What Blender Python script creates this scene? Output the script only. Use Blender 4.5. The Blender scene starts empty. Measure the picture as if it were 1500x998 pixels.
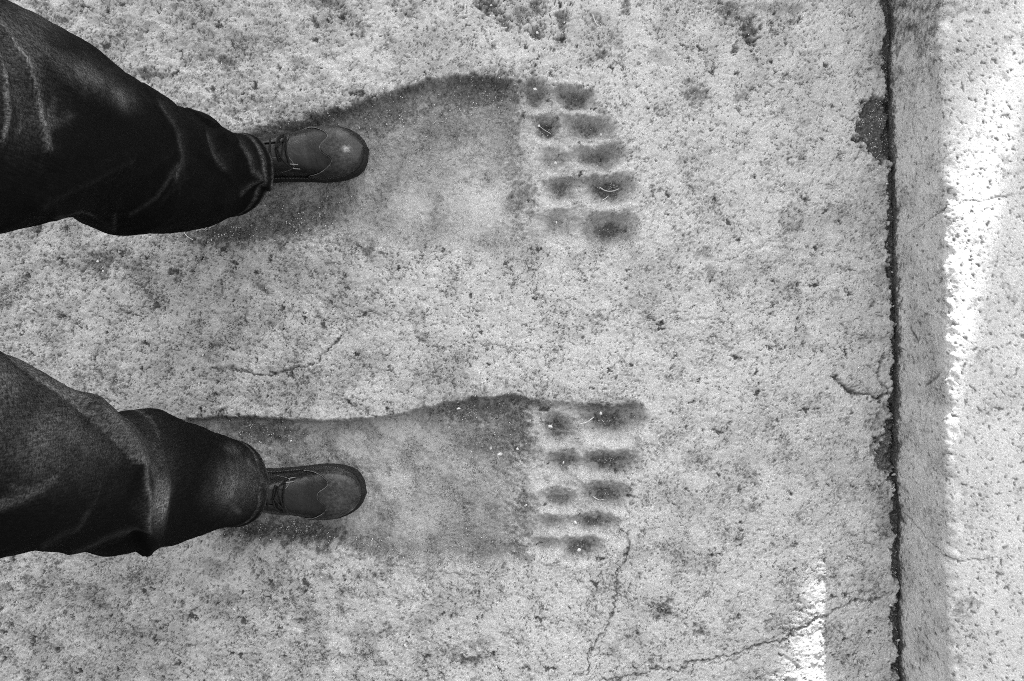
import bpy, bmesh, math, random
import numpy as np
from mathutils import Vector

S = bpy.context.scene
C = S.collection
R = math.radians
rng = np.random.default_rng(7)
random.seed(7)

# ------------------------------------------------------------------ camera
H = 1.4                      # camera height above the slab (m)
F = 1050.0                   # focal length in pixels of a 1500 px wide frame
cam = bpy.data.cameras.new('camera')
cam.sensor_width = 36.0
cam.lens = 36.0 * F / 1500.0
cam.clip_start = 0.02
cam.clip_end = 2000.0
co = bpy.data.objects.new('camera', cam)
co.location = (0, 0, H)
C.objects.link(co)
S.camera = co

# ------------------------------------------------------------------ sky, sun, exposure (monochrome photograph)
SUN_EL = R(12.0)
SUN_AZ = math.atan2(0.203, 0.979)            # from +Y towards +X
sun_dir = Vector((math.sin(SUN_AZ) * math.cos(SUN_EL), math.cos(SUN_AZ) * math.cos(SUN_EL), math.sin(SUN_EL)))
W = bpy.data.worlds.new('World')
S.world = W
W.use_nodes = True
nt = W.node_tree
sky = nt.nodes.new('ShaderNodeTexSky')
sky.sky_type = 'NISHITA'
sky.sun_disc = False
sky.sun_elevation = SUN_EL
sky.sun_rotation = SUN_AZ
bw = nt.nodes.new('ShaderNodeRGBToBW')
nt.links.new(sky.outputs[0], bw.inputs[0])
bg = nt.nodes['Background']
nt.links.new(bw.outputs[0], bg.inputs[0])
bg.inputs[1].default_value = 0.15
sl = bpy.data.lights.new('sun', 'SUN')
sl.energy = 2.9
sl.angle = R(0.53)
so = bpy.data.objects.new('sun', sl)
so.rotation_euler = sun_dir.to_track_quat('Z', 'Y').to_euler()
C.objects.link(so)
S.view_settings.view_transform = 'Standard'
S.view_settings.look = 'None'
S.view_settings.exposure = 3.1
S.view_settings.gamma = 1.0
S.cycles.pixel_filter_type = 'BLACKMAN_HARRIS'
S.cycles.filter_width = 0.95
S.cycles.use_denoising = False
S.view_settings.use_curve_mapping = False

# ------------------------------------------------------------------ helpers
def at(px, py, z=0.0):
    """point of the place at height z that the photograph shows at pixel px, py"""
    k = (H - z) / F
    return Vector(((px - 750.0) * k, (499.0 - py) * k, z))

def tag(o, label=None, cat=None, group=None, kind=None):
    if label: o['label'] = label
    if cat: o['category'] = cat
    if group: o['group'] = group
    if kind: o['kind'] = kind
    return o

def empty(name, loc, rz=0.0):
    o = bpy.data.objects.new(name, None)
    o.empty_display_size = 0.05
    o.location = loc
    o.rotation_euler = (0, 0, rz)
    C.objects.link(o)
    return o

def link_mesh(name, me, mat, parent=None, smooth=True):
    if mat: me.materials.append(mat)
    if smooth:
        me.polygons.foreach_set('use_smooth', np.ones(len(me.polygons), bool))
    o = bpy.data.objects.new(name, me)
    C.objects.link(o)
    if parent: o.parent = parent
    return o

def np_mesh(name, co_, faces):
    """co_ (n,3) array, faces (m,4) or (m,3) int array"""
    me = bpy.data.meshes.new(name)
    n, m, k = len(co_), len(faces), faces.shape[1]
    me.vertices.add(n)
    me.vertices.foreach_set('co', np.ascontiguousarray(co_, np.float32).ravel())
    me.loops.add(m * k)
    me.loops.foreach_set('vertex_index', np.ascontiguousarray(faces, np.int32).ravel())
    me.polygons.add(m)
    me.polygons.foreach_set('loop_start', np.arange(m, dtype=np.int32) * k)
    me.update(calc_edges=True)
    me.validate()
    return me

def attr(me, name, arr):
    a = me.attributes.new(name, 'FLOAT', 'POINT')
    a.data.foreach_set('value', np.ascontiguousarray(arr, np.float32).ravel())

def grid_faces(nr, nc, wrap=False):
    i, j = np.meshgrid(np.arange(nr - 1), np.arange(nc if wrap else nc - 1), indexing='ij')
    j2 = (j + 1) % nc
    return np.stack([i * nc + j, i * nc + j2, (i + 1) * nc + j2, (i + 1) * nc + j], -1).reshape(-1, 4)

def sstep(a, b, x):
    t = np.clip((x - a) / (b - a), 0, 1)
    return t * t * (3 - 2 * t)

def perlin(x, y, seed=0):
    x0 = np.floor(x); y0 = np.floor(y)
    fx = (x - x0).astype(np.float32); fy = (y - y0).astype(np.float32)
    xi = x0.astype(np.int64); yi = y0.astype(np.int64)
    def g(ix, iy, dx, dy):
        h = (ix * 374761393 + iy * 668265263 + seed * 1442695041) & 0xffffffff
        h = ((h ^ (h >> 13)) * 1274126177) & 0xffffffff
        h = (h ^ (h >> 16)) & 1023
        a = h * (2 * np.pi / 1024)
        return np.cos(a).astype(np.float32) * dx + np.sin(a).astype(np.float32) * dy
    u = fx * fx * fx * (fx * (fx * 6 - 15) + 10)
    v = fy * fy * fy * (fy * (fy * 6 - 15) + 10)
    a = g(xi, yi, fx, fy); b = g(xi + 1, yi, fx - 1, fy)
    c = g(xi, yi + 1, fx, fy - 1); d = g(xi + 1, yi + 1, fx - 1, fy - 1)
    return 1.5 * (a + (b - a) * u + (c - a) * v + (a - b - c + d) * u * v)

def fbm(x, y, size, octs=4, seed=0, gain=0.5):
    r = 0; amp = 1.0; f = 1.0 / size
    for k in range(octs):
        a = 0.7 + 1.3 * k + 0.61 * seed
        ca, sa = math.cos(a), math.sin(a)
        r = r + amp * perlin((x * ca - y * sa) * f + 31.73 * k + 7.377 * seed, (x * sa + y * ca) * f - 17.31 * k + 3.913 * seed, seed + k)
        amp *= gain; f *= 2.03
    return r

def polyline_dist(px, py, pts):
    d = np.full(px.shape, 1e6, np.float32)
    side = np.zeros(px.shape, np.float32)
    for (ax, ay), (bx, by) in zip(pts[:-1], pts[1:]):
        ex, ey = bx - ax, by - ay
        t = np.clip(((px - ax) * ex + (py - ay) * ey) / (ex * ex + ey * ey + 1e-9), 0, 1)
        q = np.hypot(px - ax - t * ex, py - ay - t * ey)
        s = np.sign(ex * (py - ay) - ey * (px - ax))
        m = q < d
        d = np.where(m, q, d); side = np.where(m, s, side)
    return d, side

def poly_sd(px, py, pts):
    p = list(pts) + [pts[0]]
    d, _ = polyline_dist(px, py, p)
    ins = np.zeros(px.shape, bool)
    for (ax, ay), (bx, by) in zip(p[:-1], p[1:]):
        c = (ay > py) != (by > py)
        xx = (bx - ax) * (py - ay) / ((by - ay) if by != ay else 1e-9) + ax
        ins ^= c & (px < xx)
    return np.where(ins, -d, d)

# ---- node helpers
def new_mat(name, rough=0.85, spec=0.3):
    m = bpy.data.materials.new(name)
    m.use_nodes = True
    b = m.node_tree.nodes['Principled BSDF']
    b.inputs['Roughness'].default_value = rough
    b.inputs['Specular IOR Level'].default_value = spec
    return m, m.node_tree, b

class N:
    def __init__(s, t): s.t = t
    def node(s, typ, **kw):
        n = s.t.nodes.new(typ)
        for k, v in kw.items(): setattr(n, k, v)
        return n
    def put(s, sock, v):
        if hasattr(v, 'is_linked') or isinstance(v, bpy.types.NodeSocket): s.t.links.new(v, sock)
        else: sock.default_value = v
    def math(s, op, a, b=0.0, c=0.0, clamp=False):
        n = s.node('ShaderNodeMath', operation=op, use_clamp=clamp)
        s.put(n.inputs[0], a); s.put(n.inputs[1], b)
        if op in ('MULTIPLY_ADD',): s.put(n.inputs[2], c)
        return n.outputs[0]
    def attr(s, name):
        return s.node('ShaderNodeAttribute', attribute_name=name).outputs['Fac']
    def coords(s): return s.node('ShaderNodeTexCoord').outputs['Object']
    def scaled(s, vec, sc, rot=(0, 0, 0)):
        n = s.node('ShaderNodeMapping'); s.put(n.inputs[0], vec)
        n.inputs['Scale'].default_value = sc; n.inputs['Rotation'].default_value = rot
        return n.outputs[0]
    def noise(s, vec, scale, detail=4, rough=0.6, dist=0.0):
        n = s.node('ShaderNodeTexNoise'); s.put(n.inputs['Vector'], vec)
        n.inputs['Scale'].default_value = scale; n.inputs['Detail'].default_value = detail
        n.inputs['Roughness'].default_value = rough; n.inputs['Distortion'].default_value = dist
        return n.outputs['Fac']
    def ramp(s, v, a, b, lo=0.0, hi=1.0):
        n = s.node('ShaderNodeMapRange', interpolation_type='SMOOTHSTEP'); s.put(n.inputs[0], v)
        n.inputs[1].default_value = a; n.inputs[2].default_value = b
        n.inputs[3].default_value = lo; n.inputs[4].default_value = hi
        return n.outputs[0]
    def mix(s, f, a, b):
        n = s.node('ShaderNodeMix', data_type='FLOAT', clamp_factor=True)
        s.put(n.inputs[0], f); s.put(n.inputs[2], a); s.put(n.inputs[3], b)
        return n.outputs[0]
    def bump(s, h, dist, strength=1.0, normal=None):
        n = s.node('ShaderNodeBump'); s.put(n.inputs['Height'], h)
        n.inputs['Distance'].default_value = dist; n.inputs['Strength'].default_value = strength
        if normal is not None: s.put(n.inputs['Normal'], normal)
        return n.outputs[0]

# ------------------------------------------------------------------ materials
def stone_material(name, base, speck=1.0, relief=0.0018):
    m, t, b = new_mat(name, 0.92, 0.15)
    n = N(t)
    P = n.coords()
    big = n.noise(P, 7.0, 4, 0.6)
    mid = n.noise(P, 45.0, 5, 0.7)
    fine = n.noise(P, 250.0, 4, 0.75)
    grain = n.noise(P, 430.0, 2, 0.6)
    fleck_n = n.noise(P, 240.0, 5, 0.75, 1.6)
    a = n.mix(n.ramp(big, 0.3, 0.7), base * 0.96, base * 1.05)
    a = n.math('MULTIPLY', a, n.ramp(mid, 0.3, 0.7, 0.94, 1.06))
    a = n.math('MULTIPLY', a, n.ramp(fine, 0.32, 0.68, 0.85, 1.13))
    a = n.math('MULTIPLY', a, n.ramp(grain, 0.32, 0.68, 0.88, 1.11))
    wear_shade = n.attr('wear_shade')
    # worn, rough skin and the painted left-side shade: a little greyer
    a = n.math('MULTIPLY', a, n.ramp(wear_shade, 0.0, 1.0, 1.03, 0.78))
    # ragged dark flecks, thick where the skin is worn and rare elsewhere
    thr = n.math('ADD', n.math('SUBTRACT', fleck_n, 0.605), n.math('MULTIPLY', n.math('SUBTRACT', n.attr('fleck'), 0.5), 0.16))
    thr = n.math('ADD', thr, n.math('MULTIPLY', n.math('SUBTRACT', mid, 0.5), 0.26))
    fl = n.ramp(thr, -0.004, 0.022)
    a = n.mix(n.math('MULTIPLY', fl, 0.78 * speck), a, 0.07)
    # tiny pale grains
    a = n.math('MULTIPLY', a, n.ramp(n.noise(P, 560.0, 1, 0.5), 0.66, 0.76, 1.0, 1.35))
    # soil and painted shade in the hollows, granular at the rim
    g2 = n.math('MULTIPLY', n.math('SUBTRACT', fine, 0.5), 1.4)
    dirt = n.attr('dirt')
    dirt_shade_r = n.math('ADD', dirt, n.math('MULTIPLY', g2, n.ramp(dirt, 0.02, 0.3)), clamp=True)
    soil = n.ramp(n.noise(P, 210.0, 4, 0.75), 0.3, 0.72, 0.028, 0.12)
    a = n.mix(dirt_shade_r, a, soil)
    rough_soil = n.math('SUBTRACT', 1.0, n.math('MULTIPLY', n.math('MULTIPLY', fl, dirt), 0.75))
    a = n.math('MULTIPLY', a, rough_soil)
    a = n.math('MULTIPLY', a, n.ramp(n.noise(P, 340.0, 3, 0.75), 0.58, 0.72, 1.0, 1.45))
    pit = n.attr('pit')
    pit_r = n.math('ADD', pit, n.math('MULTIPLY', g2, n.ramp(pit, 0.02, 0.3)), clamp=True)
    a = n.mix(pit_r, a, 0.05)
    t.links.new(a, b.inputs['Base Color'])
    h = n.math('ADD', n.math('MULTIPLY', fine, 1.0), n.math('MULTIPLY', grain, 0.5))
    t.links.new(n.bump(h, relief, 0.9), b.inputs['Normal'])
    return m

def plain_stone(name, lo, hi, scale=60.0):
    m, t, b = new_mat(name, 0.85, 0.25)
    n = N(t); P = n.coords()
    t.links.new(n.ramp(n.noise(P, scale, 4, 0.6), 0.3, 0.7, lo, hi), b.inputs['Base Color'])
    t.links.new(n.bump(n.noise(P, scale * 4, 3), 0.001, 0.5), b.inputs['Normal'])
    return m

M_floor = stone_material('floor_stone', 0.43, 1.0, 0.0013)
M_step = stone_material('step_stone', 0.445, 0.8, 0.0007)
M_pebble = plain_stone('pebble_stone', 0.42, 0.62, 120)
M_pale = plain_stone('pale_pebble_stone', 0.5, 0.72, 250)
M_grey = plain_stone('grey_pebble_stone', 0.26, 0.42, 150)
M_grit = plain_stone('grit_stone', 0.35, 0.8, 300)
M_wall = plain_stone('wall_stone', 0.22, 0.36, 6)
M_basalt = plain_stone('basalt', 0.05, 0.09, 8)  # kept dark so the added sky-blocking wall bounces little light
M_ground = plain_stone('ground_earth', 0.18, 0.28, 3)
M_straw, _t, _b = new_mat('dry_straw', 0.6, 0.3)
_n = N(_t)
_t.links.new(_n.ramp(_n.noise(_n.coords(), 200.0), 0.3, 0.7, 0.45, 0.7), _b.inputs['Base Color'])

def denim_material():
    m, t, b = new_mat('dark_denim', 0.95, 0.04)
    n = N(t); P = n.coords()
    fade = n.attr('fade')
    sl_ = n.noise(n.scaled(P, (520, 520, 60)), 1.0, 3, 0.65)
    sw = n.noise(n.scaled(P, (60, 330, 600)), 1.0, 2, 0.6)
    cl = n.noise(P, 26.0, 4, 0.6)
    tex = n.math('MULTIPLY', n.ramp(sl_, 0.3, 0.7, 0.55, 1.35), n.ramp(sw, 0.3, 0.7, 0.35, 1.6))
    f = n.math('MULTIPLY', fade, n.ramp(cl, 0.3, 0.7, 0.55, 1.25))
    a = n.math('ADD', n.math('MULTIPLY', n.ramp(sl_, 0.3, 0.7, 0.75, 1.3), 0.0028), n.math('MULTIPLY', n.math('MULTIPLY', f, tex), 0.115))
    t.links.new(a, b.inputs['Base Color'])
    tw = n.node('ShaderNodeTexWave', wave_type='BANDS', bands_direction='DIAGONAL')
    t.links.new(P, tw.inputs[0]); tw.inputs['Scale'].default_value = 420
    tw.inputs['Distortion'].default_value = 1.5
    h = n.math('ADD', n.math('MULTIPLY', tw.outputs['Fac'], 0.4), sl_)
    h2 = n.noise(P, 70.0, 4, 0.55)
    nb = n.bump(h, 0.0006, 0.7)
    t.links.new(n.bump(h2, 0.003, 0.25, nb), b.inputs['Normal'])
    b.inputs['Sheen Weight'].default_value = 0.0
    return m
M_denim = denim_material()

def leather_material(name, lo, hi, rough=0.42):
    m, t, b = new_mat(name, rough, 0.32)
    n = N(t); P = n.coords()
    c = n.noise(P, 28.0, 5, 0.6)
    s = n.noise(P, 160.0, 4, 0.65)
    a = n.math('MULTIPLY', n.ramp(c, 0.3, 0.7, lo, hi), n.ramp(s, 0.3, 0.7, 0.8, 1.2))
    sc = n.attr('scuff')
    a = n.math('ADD', a, n.math('MULTIPLY', sc, n.ramp(s, 0.35, 0.7, 0.1, 0.7)))
    t.links.new(a, b.inputs['Base Color'])
    t.links.new(n.ramp(s, 0.3, 0.7, rough - 0.07, rough + 0.13), b.inputs['Roughness'])
    nb = n.bump(n.noise(P, 45.0, 4, 0.6), 0.004, 0.5)
    t.links.new(n.bump(n.noise(P, 420.0, 3, 0.6), 0.0006, 0.45, nb), b.inputs['Normal'])
    return m
M_leather = leather_material('scuffed_leather', 0.003, 0.008, 0.36)
M_cap = leather_material('scuffed_cap_leather', 0.004, 0.014, 0.36)
M_sole = leather_material('dark_rubber_sole', 0.003, 0.007, 0.75)
M_lace = leather_material('black_lace_cord', 0.002, 0.004, 0.85)
M_thread = leather_material('waxed_seam_thread', 0.10, 0.20, 0.6)
M_aglet = leather_material('lace_tip_plastic', 0.12, 0.2, 0.35)
M_jacket = leather_material('dark_wool', 0.02, 0.03, 0.9)
M_skin = plain_stone('skin', 0.35, 0.4, 30)

# ------------------------------------------------------------------ stone floor with the two giant footprints
def axis(lo, hi, step, far_lo, far_hi, ring=0):
    d = np.arange(lo, hi + step * .5, step)
    if ring:
        a = np.arange(lo - ring, lo - .002, .005)
        b = np.arange(hi + .005, hi + ring, .005) if far_hi is not None else []
        d = np.concatenate([a, d, b]); lo, hi = d[0], d[-1]
    def grow(e, far, sgn):
        out = []; s = step
        while abs(e) < abs(far):
            s *= 1.35; e = e + sgn * s; out.append(e)
        return out
    l = grow(lo, far_lo, -1)[::-1] if far_lo is not None else []
    r = grow(hi, far_hi, 1) if far_hi is not None else []
    return np.concatenate([l, d, r])

JOINT = [(-300, 1295), (0, 1300), (100, 1303), (150, 1305), (230, 1308), (330, 1309), (430, 1312), (520, 1315), (600, 1312), (700, 1314), (800, 1315), (900, 1318), (998, 1320), (1300, 1326)]
JY = np.array([p[0] for p in JOINT], float); JX = np.array([p[1] for p in JOINT], float)

STEP = 0.00195
xs = axis(-1.05, 0.79, STEP, -14, None, 0.55)
ys = axis(-0.70, 0.70, STEP, -14, 14, 0.40)
X, Y = np.meshgrid(xs, ys)
X = X.astype(np.float64); Y = Y.astype(np.float64)
PX = 750 + 750 * X
PY = 499 - 750 * Y
# organic wobble of every outline
wx = 5.0 * fbm(X, Y, 0.03, 3, 11) + 2.5 * fbm(X, Y, 0.007, 2, 12)
wy = 5.0 * fbm(X, Y, 0.03, 3, 13) + 2.5 * fbm(X, Y, 0.007, 2, 14)
QX = PX + wx; QY = PY + wy

UP = [(262, 262), (290, 215), (350, 192), (400, 180), (450, 169), (500, 155), (560, 136), (620, 118), (680, 106), (720, 108), (752, 116),
      (770, 150), (772, 200), (778, 260), (785, 320), (796, 372), (740, 376), (680, 371), (600, 369), (530, 366), (450, 356), (380, 360), (300, 362), (268, 330)]
LO = [(250, 700), (252, 640), (275, 612), (330, 608), (400, 612), (480, 615), (540, 612), (590, 604), (640, 592), (690, 583), (750, 579), (785, 583),
      (786, 640), (782, 700), (785, 760), (772, 835), (700, 840), (620, 834), (560, 824), (500, 810), (460, 801), (400, 796), (330, 792), (275, 760)]
UP_TOES = [(735, 118), (760, 116), (800, 118), (850, 126), (878, 145), (905, 185), (920, 235), (930, 280), (938, 330), (930, 362), (880, 368), (800, 372), (735, 368), (720, 240)]
LO_TOES = [(735, 588), (780, 583), (830, 588), (870, 590), (945, 593), (948, 625), (936, 690), (918, 735), (905, 775), (885, 815), (840, 824), (780, 818), (735, 820), (725, 700)]
# cx, cy, rx, ry, rotation deg, depth mm, soil and painted shade
TOES = [(784, 138, 27, 23, 10, 9, .8), (841, 143, 37, 18, 8, 10, .85), (799, 185, 24, 20, 12, 10, .95), (864, 186, 42, 21, 8, 11, .85),
        (812, 235, 30, 21, 0, 6, .5), (878, 229, 46, 21, -3, 10, .8), (821, 275, 31, 21, 0, 8, .85), (890, 275, 46, 25, 2, 12, .95),
        (815, 330, 40, 24, 0, 5, .55), (893, 338, 48, 30, -3, 11, .95),
        (816, 630, 28, 25, 20, 9, .9), (895, 617, 54, 29, -3, 12, .95), (826, 680, 28, 21, 0, 8, .8), (893, 681, 48, 21, 0, 11, .95),
        (820, 735, 34, 18, 8, 7, .75), (886, 729, 40, 22, 2, 10, .9), (808, 769, 32, 16, 0, 5, .55), (870, 768, 40, 17, 0, 9, .9),
        (800, 803, 26, 16, 0, 5, .5), (850, 806, 38, 20, 0, 8, .85)]
# soil, staining and painted rim and heel shade on the stone: cx, cy, rx, ry, rot, strength
STAIN_SHADE = [(690, 135, 110, 36, -8, .9), (560, 165, 110, 36, -14, .85), (430, 190, 90, 26, -14, .85), (650, 180, 100, 50, -5, .7), (735, 190, 45, 60, 0, .5), (600, 230, 100, 55, 0, .5),
         (768, 285, 20, 26, 0, .6), (752, 245, 18, 24, 0, .4), (775, 305, 16, 22, 0, .5), (782, 345, 14, 30, -30, .4), (725, 355, 50, 20, 10, .5), (610, 345, 100, 25, 5, .4), (775, 165, 14, 40, 0, .4),
         (330, 340, 90, 26, 0, .98), (430, 318, 100, 44, -10, .9), (400, 335, 110, 26, 0, .8), (470, 300, 60, 36, -20, .7), (270, 330, 40, 24, 0, .7), (530, 320, 70, 30, 0, .4), (500, 280, 50, 30, -20, .5), (300, 260, 60, 60, 0, .8),
         (145, 388, 26, 20, 0, .75), (205, 402, 34, 20, 8, .55), (180, 385, 20, 14, 0, .45),
         (700, 602, 95, 28, -6, .9), (750, 630, 36, 60, 0, .8), (715, 650, 60, 40, 0, .75), (772, 738, 20, 22, 0, .65), (776, 662, 22, 18, 20, .6), (766, 765, 22, 30, 0, .5), (758, 810, 30, 22, 0, .6), (640, 640, 60, 30, 0, .3),
         (690, 800, 90, 45, 0, .55), (600, 800, 60, 30, 8, .35), (650, 745, 80, 40, 0, .3), (690, 725, 60, 30, 0, .35),
         (370, 634, 90, 28, 4, .9), (330, 620, 60, 16, 0, .6), (420, 655, 50, 20, 10, .55), (440, 782, 100, 22, 8, .97), (540, 806, 70, 18, 14, .8), (370, 778, 70, 22, 0, .97), (600, 815, 70, 26, 8, .5), (300, 700, 70, 70, 0, .7),
         (300, 430, 120, 50, 10, .24), (420, 400, 130, 40, 0, .30), (300, 520, 90, 60, 0, .2), (560, 380, 40, 20, 0, .22), (240, 600, 60, 20, 0, .3),
         (715, 8, 20, 13, 25, .95), (738, 34, 13, 9, 40, .8), (764, 30, 8, 13, 0, .8), (786, 12, 14, 16, 0, .8), (786, 46, 12, 9, 0, .85), (822, 30, 9, 18, 0, .85), (824, 62, 10, 8, 0, .7), (872, 32, 12, 10, 0, .7),
         (900, 62, 14, 12, 0, .6), (878, 78, 8, 8, 0, .7), (915, 10, 8, 12, 0, .7), (760, 20, 40, 30, 0, .4), (860, 40, 60, 40, 0, .22), (1068, 16, 24, 20, 20, .7), (1098, 44, 15, 18, 0, .95), (1100, 60, 8, 8, 0, .9), (1140, 12, 50, 14, 0, .55),
         (1020, 138, 19, 17, 0, .7), (965, 85, 22, 10, 30, .35), (1075, 75, 8, 6, 0, .8), (1085, 140, 12, 8, 0, .4),
         (975, 893, 13, 15, 20, .75), (1025, 925, 9, 10, 0, .7), (690, 968, 20, 11, 10, .8), (715, 962, 18, 5, -8, .6), (700, 944, 24, 7, -12, .5), (900, 955, 14, 12, 0, .4),
         (935, 842, 6, 10, 0, .55), (985, 850, 8, 8, 0, .35), (1070, 918, 14, 6, 0, .4), (925, 445, 16, 10, 0, .3),
         (1165, 335, 18, 8, -12, .65), (1040, 400, 10, 14, 0, .55), (1030, 370, 16, 10, 0, .5), (1210, 320, 60, 16, -8, .3), (1225, 440, 10, 7, 0, .5),
         (320, 418, 10, 8, 0, .5), (235, 410, 30, 16, 0, .2), (385, 425, 11, 8, 20, .7), (362, 455, 8, 7, 0, .6), (398, 472, 10, 8, 0, .5), (300, 525, 12, 10, 0, .5), (165, 545, 9, 9, 0, .5), (465, 460, 12, 6, 40, .6),
         (535, 368, 11, 9, 0, .75), (110, 10, 14, 8, 0, .4), (215, 110, 24, 9, 5, .75), (200, 40, 20, 25, 0, .35), (330, 92, 18, 15, 0, .7), (300, 20, 50, 25, 0, .3), (280, 60, 60, 25, 0, .3), (385, 45, 40, 25, 0, .2), (480, 5, 20, 8, 0, .7),
         (462, 33, 6, 6, 0, .8), (408, 97, 6, 6, 0, .7), (450, 92, 16, 8, 0, .35), (600, 18, 14, 12, 0, .45), (640, 60, 60, 40, 0, .3), (640, 100, 90, 20, -8, .35), (540, 35, 10, 6, 0, .5),
         (130, 870, 20, 14, 30, .5), (120, 855, 30, 10, 20, .35), (150, 890, 12, 8, 0, .6), (35, 850, 8, 8, 0, .5), (60, 965, 20, 14, 0, .25), (310, 830, 34, 16, 20, .4), (330, 880, 30, 14, 0, .4), (395, 858, 8, 6, 0, .7), (340, 800, 30, 16, 0, .5),
         (440, 910, 8, 6, 0, .7), (500, 895, 10, 12, 0, .5), (480, 850, 10, 8, 0, .4), (230, 940, 40, 30, 0, .25), (190, 960, 60, 30, 0, .22), (390, 960, 40, 20, 0, .2), (240, 980, 8, 10, 0, .5)]
# cracks: points, half width px, depth mm, strength
CRACKS = [([(380, 357), (450, 353), (530, 362), (600, 367), (660, 371)], 1.3, 2, .45), ([(440, 802), (500, 812), (560, 826), (620, 836), (700, 842), (762, 838)], 1.3, 2, .4),
          ([(1222, 548), (1232, 562), (1240, 574), (1262, 577), (1285, 582), (1308, 578)], 2.6, 7, 1), ([(1240, 574), (1262, 562), (1290, 575)], .9, 2, .7),
          ([(1294, 520), (1288, 545), (1292, 568), (1300, 575)], 1.8, 4, .8), ([(1300, 628), (1284, 648), (1275, 668)], 1.5, 4, .8),
          ([(880, 998), (930, 991), (960, 983), (1000, 976), (1025, 970), (1070, 961), (1092, 951), (1120, 946), (1150, 935), (1180, 915), (1215, 898), (1260, 880), (1305, 868)], 1.6, 4, .95),
          ([(1025, 972), (1060, 972), (1090, 960), (1150, 925)], .9, 2, .7), ([(850, 992), (880, 996)], 1, 2, .6),
          ([(905, 835), (900, 880), (893, 915), (872, 935), (862, 965), (858, 988)], 1.5, 3.5, .9), ([(893, 915), (880, 940), (874, 960), (862, 965)], 1, 2, .7),
          ([(895, 855), (860, 853), (830, 850)], .8, 2, .6), ([(923, 778), (922, 800), (915, 825), (905, 840)], 1.4, 3.5, 1), ([(905, 850), (915, 870), (925, 890), (935, 930), (940, 960)], .9, 2, .5),
          ([(308, 540), (345, 540), (385, 548), (420, 546), (445, 535), (468, 527), (480, 512), (500, 488)], 1.7, 4, 1), ([(405, 480), (425, 510), (435, 520)], 1, 2, .6),
          ([(1060, 382), (1085, 372), (1115, 360), (1150, 343), (1170, 333)], .9, 2, .7), ([(1175, 395), (1180, 384), (1195, 388)], 1, 2, .6), ([(0, 425), (25, 440), (60, 442)], 1, 2, .6),
          ([(925, 450), (926, 500), (925, 540)], .8, 1.5, .4), ([(940, 590), (941, 650), (938, 690)], .8, 1.5, .35), ([(1280, 765), (1290, 780), (1308, 790)], 1.2, 3, .7),
          ([(1205, 880), (1240, 870), (1295, 866), (1302, 880)], 1, 2, .6), ([(1235, 172), (1258, 172)], 1.4, 3, .7), ([(1250, 235), (1262, 222), (1275, 218)], 1.4, 3, .8),
          ([(700, 30), (712, 55), (725, 70)], 1, 2, .5), ([(600, 490), (640, 512), (700, 500), (760, 515), (830, 512)], .9, 2, .6), ([(440, 430), (480, 440), (540, 490)], .9, 2, .5), ([(540, 455), (580, 470), (640, 475)], .8, 2, .5), ([(1000, 470), (1040, 465), (1075, 480)], .8, 2, .45)]
CHUNKS = [([(1276, 136), (1262, 150), (1256, 170), (1250, 195), (1258, 212), (1275, 224), (1292, 238), (1306, 244), (1330, 240), (1330, 150), (1300, 140)], 12, .95),
          ([(1310, 596), (1302, 612), (1294, 632), (1286, 655), (1282, 682), (1295, 694), (1308, 702), (1330, 700), (1330, 600)], 10, .9)]

ero = fbm(X, Y, 0.075, 4, 21)
reg = fbm(X, Y, 0.22, 3, 22)
fine_w = fbm(X, Y, 0.014, 4, 31, .7)
h = 0.004 * fbm(X, Y, 0.5, 2, 1) + 0.0016 * fbm(X, Y, 0.06, 3, 2)
wear_shade = sstep(-0.05, 0.55, ero + 0.45 * reg + 0.12)
left = sstep(760, 260, PX)  # darker left side: vignette and leg occlusion painted into the colour
wear_shade = np.clip(wear_shade * (0.28 + 0.05 * left) + 0.42 * left, 0, 1)
dirt = np.zeros_like(X)

# hollows
lean_u = sstep(120, 330, PY); lean_l = sstep(600, 800, PY)
def hollow(poly, lean, depth, wt, wb, mask, wob=1.0):
    sd = np.full(X.shape, 99.0)
    sd[mask] = poly_sd(PX[mask] + wob * wx[mask], PY[mask] + wob * wy[mask], poly)
    w = wt + (wb - wt) * lean
    return depth * sstep(0, 1, -sd / w + 0.1), sd
mu = (PX > 200) & (PX < 1000) & (PY > 60) & (PY < 420)
ml = (PX > 200) & (PX < 1000) & (PY > 540) & (PY < 880)
d1, sd1 = hollow(UP, lean_u, 0.026, 12, 46, mu, .7)
d2, sd2 = hollow(LO, lean_l, 0.024, 8, 24, ml, .5)
d3, sd3 = hollow(UP_TOES, lean_u, 0.007, 14, 26, mu)
d4, sd4 = hollow(LO_TOES, lean_l, 0.007, 14, 30, ml)
run = 1 - 0.8 * sstep(728, 800, PX + 8 * fine_w)
d1 = d1 * run; d2 = d2 * run
h -= np.maximum(d1, d3) + np.maximum(d2, d4)
inside = np.clip(d1 / 0.026 + d2 / 0.024, 0, 1)
intoe = np.clip(d3 / 0.007 + d4 / 0.007, 0, 1) * (1 - np.clip(inside, 0, 1))
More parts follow.
